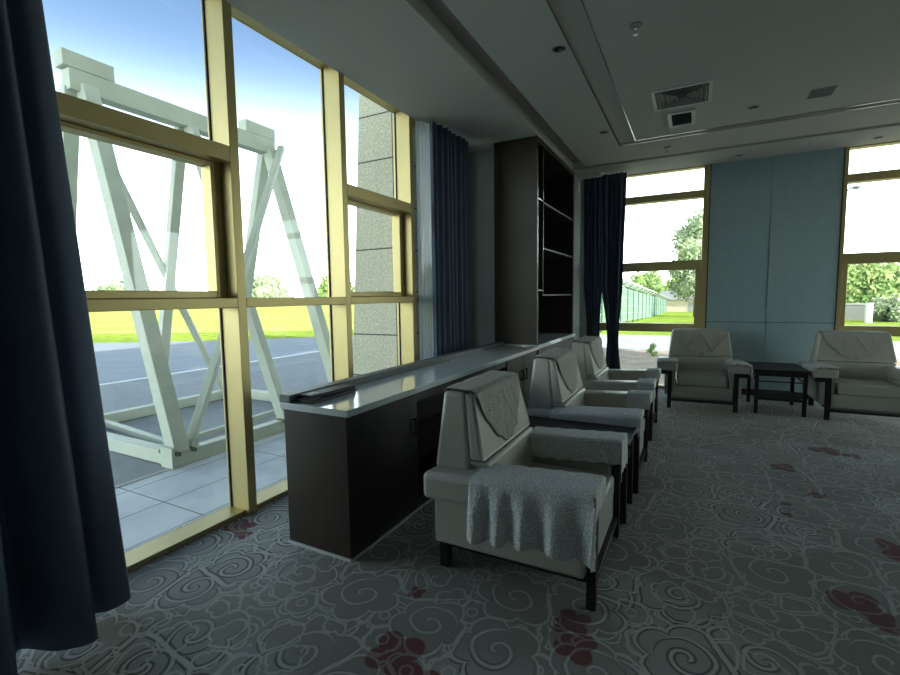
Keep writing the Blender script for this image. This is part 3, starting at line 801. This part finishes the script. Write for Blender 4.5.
# ------------------------------------------------------------ tea tables
def tea_table(label, loc, rz, lx, ly, h):
    t = thing('tea_table', label, 'side table', loc, rz)
    build('tabletop', bx(-lx/2, lx/2, -ly/2, ly/2, h-.028, h), 'frame', t, bevel=.004)
    a = BM(); q = .03
    for s in (-1, 1):
        box(a, -lx/2+.05, lx/2-.05, min(s*(ly/2-q), s*(ly/2-q-.02)), max(s*(ly/2-q), s*(ly/2-q-.02)), h-.085, h-.029)
        box(a, min(s*(lx/2-q), s*(lx/2-q-.02)), max(s*(lx/2-q), s*(lx/2-q-.02)), -ly/2+.05, ly/2-.05, h-.085, h-.029)
    build('apron', a, 'frame', t)
    for sx in (-1, 1):
        for sy in (-1, 1):
            cx, cy = sx*(lx/2-.035), sy*(ly/2-.035)
            build('leg', bx(cx-.02, cx+.02, cy-.02, cy+.02, 0, h-.029), 'frame', t, bevel=.004)
    build('lower_shelf', bx(-lx/2+.05, lx/2-.05, -ly/2+.05, ly/2-.05, .17, .19), 'frame', t, bevel=.002)
    # open fretwork under the top: thin bars with small corner curls
    fr = BM(); z = h-.15
    for s in (-1, 1):
        bar(fr, (s*(lx/2-.035), -ly/2+.055, z), (s*(lx/2-.035), ly/2-.055, z), .014, .014)
        bar(fr, (-lx/2+.055, s*(ly/2-.035), z), (lx/2-.055, s*(ly/2-.035), z), .014, .014)
        for e in (-1, 1):
            c = Vector((s*(lx/2-.035), e*(ly/2-.10), z-.05)); pr = None
            for k in range(9):
                an = PI/2*k/8*3; p = c+Vector((0, e*.035*math.cos(an), .035*math.sin(an)))
                if pr is not None: bar(fr, pr, p, .012, .012)
                pr = p
    build('fretwork', fr, 'frame', t)
    return t
tea_table('dark rosewood tea table between the two armchairs at the back wall', (.955, 7.15, 0), .03, .56, .74, .56)
tea_table('dark wooden tea table squeezed between nearest and middle armchairs of the row', (-.74, 3.285, 0), 0, .80, .40, .55)

# ------------------------------------------------------------ ceiling fittings
def downlight(label, x, y):
    t = thing('downlight', label, 'ceiling light', (x, y, CZ), 0, 'recessed ceiling downlights')
    b = BM(); n_ = 28; R0, R1 = .055, .043
    o_ = [b.verts.new((R0*math.cos(2*PI*i/n_), R0*math.sin(2*PI*i/n_), -.001)) for i in range(n_)]
    m_ = [b.verts.new((R1*math.cos(2*PI*i/n_), R1*math.sin(2*PI*i/n_), -.006)) for i in range(n_)]
    k_ = [b.verts.new((R1*.96*math.cos(2*PI*i/n_), R1*.96*math.sin(2*PI*i/n_), -.0015)) for i in range(n_)]
    for i in range(n_):
        j = (i+1) % n_; b.faces.new((o_[i], o_[j], m_[j], m_[i])); b.faces.new((m_[i], m_[j], k_[j], k_[i]))
    build('ring', b, 'grille', t, smooth=True)
    build('recess', cyl(BM(), (0, 0, -.0025), (0, 0, -.0005), .042, 24), 'dark', t)
    build('lens', cyl(BM(), (.012, .008, -.010), (.012, .008, -.003), .017, 20), 'grille', t)
    return t
dl = downlight('ceiling downlight nearest the camera, left of the metal ceiling trim', -.98, 3.72)
dup(dl, (-.99, 5.80, CZ), .6, 'ceiling downlight near the far corner of the metal trim', 'recessed ceiling downlights')
dup(dl, (.48, 5.82, CZ), .6, 'ceiling downlight right of the square air vent', 'recessed ceiling downlights')
dup(dl, (.49, 7.70, CZ), .6, 'ceiling downlight above the blue grey wall panel', 'recessed ceiling downlights')
dup(dl, (1.96, 7.72, CZ), .6, 'ceiling downlight above the right back window', 'recessed ceiling downlights')

def sprinkler(label, x, y):
    t = thing('sprinkler_head', label, 'sprinkler', (x, y, CZ), 0, 'ceiling sprinklers')
    build('rose', cyl(BM(), (0, 0, -.012), (0, 0, -.001), .040, 24, .045), 'grille', t)
    b = BM(); cyl(b, (0, 0, -.03), (0, 0, -.012), .012, 12)
    for s in (-1, 1): bar(b, (s*.012, 0, -.03), (s*.004, 0, -.065), .004, .006)
    cyl(b, (0, 0, -.032), (0, 0, -.062), .003, 8)
    build('body', b, 'chrome', t)
    build('deflector', cyl(BM(), (0, 0, -.069), (0, 0, -.066), .018, 16), 'chrome', t)
    return t
sp = sprinkler('chrome sprinkler head on the ceiling in front of the square vent', -.42, 3.67)
dup(sp, (-.36, 6.79, CZ), 0, 'small chrome sprinkler head behind the metal ceiling trim', 'ceiling sprinklers')

vx, vy = -.16, 5.15
t = thing('air_vent', 'square white-framed air vent with nested slats on the ceiling', 'air vent', (vx, vy, CZ))
b = BM(); h_ = .255
def ring(b, r_o, r_i, z0, z1):
    box(b, -r_o, r_o, -r_o, -r_i, z0, z1); box(b, -r_o, r_o, r_i, r_o, z0, z1); box(b, -r_o, -r_i, -r_i, r_i, z0, z1); box(b, r_i, r_o, -r_i, r_i, z0, z1)
ring(b, h_, h_-.03, -.014, -.001); build('frame', b, 'white', t, bevel=.002)
build('backing', bx(-h_+.03, h_-.03, -h_+.03, h_-.03, -.004, -.001), 'dark', t)
for k in range(5):
    r_ = h_-.055-.040*k
    if r_ < .02: break
    for s in (-1, 1):
        build('slat', bar(BM(), (s*r_, -r_, -.014), (s*r_, r_, -.014), .018, .004, (s*.7, 0, .7)), 'grille', t)
        build('slat', bar(BM(), (-r_, s*r_, -.014), (r_, s*r_, -.014), .018, .004, (0, s*.7, .7)), 'grille', t)
t = thing('ceiling_panel', 'small white-framed dark panel in the ceiling beside the square vent', 'ceiling panel', (-.175, 5.77, CZ))
b = BM(); box(b, -.135, .135, -.22, -.19, -.02, -.001); box(b, -.135, .135, .19, .22, -.02, -.001); box(b, -.135, -.095, -.19, .19, -.02, -.001); box(b, .095, .135, -.19, .19, -.02, -.001)
build('frame', b, 'white', t, bevel=.002); build('cover', bx(-.095, .095, -.19, .19, -.004, -.001), 'darkmatt', t)
t = thing('ceiling_grille', 'plain grey rectangular grille flush in the ceiling at the right', 'air vent', (1.02, 5.73, CZ))
b = BM(); box(b, -.10, .10, -.12, -.11, -.006, -.001); box(b, -.10, .10, .11, .12, -.006, -.001); box(b, -.10, -.09, -.11, .11, -.006, -.001); box(b, .09, .10, -.11, .11, -.006, -.001)
build('frame', b, 'slot', t)
build('mesh', bx(-.09, .09, -.11, .11, -.004, -.001), 'stonegrey', t)
sd = tag(build('motion_sensor', cyl(BM(), (0, 0, -.045), (0, 0, -.001), .045, 24, .05), 'white', smooth=False), 'small white sensor on the ceiling above the back curtain', 'sensor')
sd.location = (-1.36, 7.66, CZ)

# ------------------------------------------------------------ outside: fence, shed, wall, lamp, trees
FX = lambda y: -3.75+(y-22)*.0045
FZ = lambda y: .05-(y-22.5)*.0287
NP = 20; ys = [16+3.0*k for k in range(NP)]
ft = thing('mesh_fence', 'long green mesh fence with wire-topped posts beyond the back window', 'fence', (FX(22), 16, 0))
ox, oy = FX(22), 16
for k, y in enumerate(ys):
    x, z = FX(y), FZ(y)
    b = BM(); box(b, x-ox-.05, x-ox+.05, y-oy-.05, y-oy+.05, z-.5, z+2.1); bar(b, (x-ox, y-oy, z+2.1), (x-ox+.35, y-oy, z+2.35), .05, .05)
    build('fence_post', b, 'fencepost', ft)
    if k < NP-1:
        y2 = ys[k+1]; x2, z2 = FX(y2), FZ(y2); b = BM()
        for q in range(1, 14):
            s = q/14; xx, yy, zz = x+(x2-x)*s-ox, y+(y2-y)*s-oy, z+(z2-z)*s
            box(b, xx-.01, xx+.01, yy-.012, yy+.012, zz+.05, zz+2.05)
        for hz in (.1, .55, 1.0, 1.5, 2.0): bar(b, (x-ox, y-oy, z+hz), (x2-ox, y2-oy, z2+hz), .02, .04)
        build('fence_panel', b, 'fence', ft)
        b = BM()
        for hx, hz in ((.1, 2.18), (.22, 2.26), (.34, 2.34)): bar(b, (x-ox+hx, y-oy, z+hz), (x2-ox+hx, y2-oy, z2+hz), .02, .03)
        for q in range(14):
            s = q/14; s2 = (q+1)/14
            bar(b, (x-ox+.05, y-oy+3*s, z+(z2-z)*s+2.15), (x-ox+.4, y-oy+3*s2, z+(z2-z)*s+2.42), .015, .02)
            bar(b, (x-ox+.4, y-oy+3*s, z+(z2-z)*s+2.42), (x-ox+.05, y-oy+3*s2, z+(z2-z)*s+2.15), .015, .02)
        build('barbed_wire', b, 'fencetop', ft)

sh = thing('storage_shed', 'low beige shed with a grey roof behind the green fence', 'building', (-1.9, 74, -1.2))
build('wall', bx(-2.6, 9, 0, 8, -.5, 2.0), 'shed', sh)
b = BM(); hexa(b, [(-3.2, -.6, 1.9), (9.5, -.6, 1.9), (9.5, 8.5, 1.9), (-3.2, 8.5, 1.9), (-2.4, 3.5, 3.2), (9.0, 3.5, 3.2), (9.0, 4.5, 3.2), (-2.4, 4.5, 3.2)])
build('roof', b, 'roofgrey', sh)
build('door', bx(1.2, 2.6, -.06, -.002, -.4, 1.5), 'roofgrey', sh)
gw = thing('boundary_wall', 'low grey concrete wall behind the weeds beyond the right window', 'wall', (14, 43, -1.0))
b = BM(); box(b, -6, 16, 0, .25, 0, 1.55); build('panel', b, 'roofgrey', gw)
build('coping', bx(-6.05, 16.05, -.05, .3, 1.55, 1.65), 'kerb', gw)
wp = thing('marker_post', 'white square post in front of the low grey wall', 'post', (9.62, 37.5, -.72))
build('shaft', bx(-.17, .17, -.15, .15, 0, 1.45), 'concrete', wp, bevel=.03); build('cap', bx(-.2, .2, -.18, .18, 1.45, 1.52), 'concrete', wp, bevel=.02)

lp = thing('street_lamp', 'grey street lamp whose head shows beside the right window frame', 'street lamp', (3.36, 14.9, GZ))
build('pole', cyl(BM(), (-.25, 0, 0), (-.25, 0, 4.05), .05, 12, .035), 'grille', lp)
build('arm', cyl(BM(), (-.25, 0, 4.00), (.02, 0, 4.18), .022, 10), 'grille', lp)
b = BM(); bmesh.ops.create_uvsphere(b, u_segments=16, v_segments=8, radius=.09)
for v_ in b.verts: v_.co.z = v_.co.z*.55+4.16; v_.co.x += .08
build('lamp_head', b, 'grille', lp, smooth=True)

def leafcloud(bm, c, r, n_, size, rnd, flat=1.0):
    for _ in range(n_):
        d = Vector((rnd.gauss(0, 1), rnd.gauss(0, 1), rnd.gauss(0, 1))).normalized()*(r*(.55+.5*rnd.random()))
        d.z *= flat; p = Vector(c)+d
        a = Vector((rnd.gauss(0, 1), rnd.gauss(0, 1), rnd.gauss(0, 1))).normalized(); b_ = a.orthogonal().normalized()
        s = size*(.6+.8*rnd.random())
        bm.faces.new([bm.verts.new(p+a*s), bm.verts.new(p+b_*s*.7), bm.verts.new(p-a*s), bm.verts.new(p-b_*s*.7)])
def tree(name, label, loc, h, w_, blobs=9, leaves=420, size=.22, seed=1, mat='leaf', group=None, low=.25, slim=False):
    rnd = random.Random(seed); t = thing(name, label, 'tree' if h > 2 else 'plant', loc, 0, group)
    bm = BM()
    for k in range(blobs):
        q = (k+.5)/blobs; zz = h*(low+(1-low-.12)*q)
        rr = w_*.5*math.sin(PI*(.18+.72*q)) if not slim else w_*.5*(1-.55*q)
        an = k*2.4; off = rr*.75
        c = (off*math.cos(an), off*math.sin(an), zz); r = w_*.30*(.8+.4*rnd.random())
        s = BM(); bmesh.ops.create_icosphere(s, subdivisions=2, radius=r*.62)
        for v_ in s.verts: v_.co = v_.co*(1+.12*math.sin(v_.co.x*9/r*.5+k)*math.cos(v_.co.y*7/r*.5))+Vector(c)
        me = bpy.data.meshes.new('tmp'); s.to_mesh(me); s.free(); bm.from_mesh(me); bpy.data.meshes.remove(me)
        leafcloud(bm, c, r, leaves, size, rnd)
    me = bpy.data.meshes.new('crown'); bm.to_mesh(me); bm.free(); link('crown', me, mat, t)
    b = BM(); cyl(b, (0, 0, -.3), (0, 0, h*(low+.3)), max(.02, h*.022), 10, max(.01, h*.012))
    for k in range(3): cyl(b, (0, 0, h*(low+.05*k)), (w_*.22*math.cos(k*2.1), w_*.22*math.sin(k*2.1), h*(low+.25+.05*k)), max(.01, h*.01), 8, max(.006, h*.005))
    build('trunk', b, 'bark', t, smooth=True)
    return t
tree('poplar_tree', 'tall pale leafy tree at the right edge of the back window', (.15, 50, -.9), 10.6, 4.0, 12, 420, .17, 3, 'leafpale', low=.2)
bt = [(-8.4, 96, 5.4, 7.0, 'round green tree above the far end of the green fence, leftmost there'),
      (-2.6, 108, 5.6, 6.5, 'round green tree above the grey shed roof'),
      (2.4, 92, 5.2, 6.0, 'green tree behind the tall pale tree at the shed')]
for k, (x, y, h, w_, lb) in enumerate(bt): tree('broadleaf_tree', lb, (x, y, -1.2), h+1.0, w_, 9, 260, .30, 10+k, 'leaf', 'trees behind the shed', .1)
rt_ = [(11.3, 50, 4.3, 5.6, 'leafy tree behind the low wall, closest to the right window frame'),
       (19.0, 53, 4.2, 5.4, 'leafy tree behind the low wall at the right picture edge'),
       (16.8, 64, 5.2, 6.5, 'taller tree further back between the two trees behind the low wall'), ]
for k, (x, y, h, w_, lb) in enumerate(rt_): tree('broadleaf_tree', lb, (x, y, -1.0), h, w_, 10, 650, .20, 20+k, 'leaf', 'trees behind the low wall', .08)
for k, (x, y, h, lb) in enumerate([(7.9, 40, 1.5, 'green bush by the window frame in front of the low wall'), (11.5, 40.3, 1.8, 'green bush right of the white post'), (14.3, 40.6, 1.6, 'green bush in front of the low wall at the right edge')]):
    tree('bush', lb, (x, y, -.8), h, 2.0, 6, 300, .12, 40+k, 'leafpale' if k == 1 else 'leaf', 'bushes before the low wall', .15)
lt = [(-90, 76, 6.0, 11, 'low green tree on the horizon left of the main gold mullion'), (-86, 97, 7.0, 9, 'green tree on the horizon, left of the pair in the tall window'),
      (-76, 112, 6.4, 9, 'small green tree on the horizon in the middle of the tall window'), (-62, 112, 9.5, 12, 'largest green tree on the horizon beside the second gold mullion'), (-112, 58, 4.4, 11, 'tiny tree on the horizon behind the steel gantry legs')]
for k, (x, y, h, w_, lb) in enumerate(lt): tree('broadleaf_tree', lb, (x, y, GZ), h, w_, 9, 200, .5, 60+k, 'leafpale' if k % 2 == 0 else 'leaf', 'trees on the left horizon', .0)
b = BM(); rnd = random.Random(5)
tree('weed', 'small green weed growing in the brown gravel outside the back window', (-.95, 13.2, GZ), .34, .22, 4, 40, .03, 77, 'leaf', low=.1)
fb = thing('horizon_building', 'small pale building among the trees on the left horizon', 'building', (-92, 128, GZ))
build('wall', bx(-5, 5, -3, 3, 0, 5.2), 'concrete', fb); build('roof', bx(-5.4, 5.4, -3.4, 3.4, 5.2, 5.7), 'roofgrey', fb)
mb = thing('marker_box', 'small dark box standing in the grass behind the steel gantry', 'box', (-20.33, 11.68, GZ))
build('cabinet_body', bx(-.10, .10, -.09, .09, 0, .80), 'verge', mb, bevel=.01); build('lid', bx(-.12, .12, -.11, .11, .80, .85), 'roofgrey', mb)
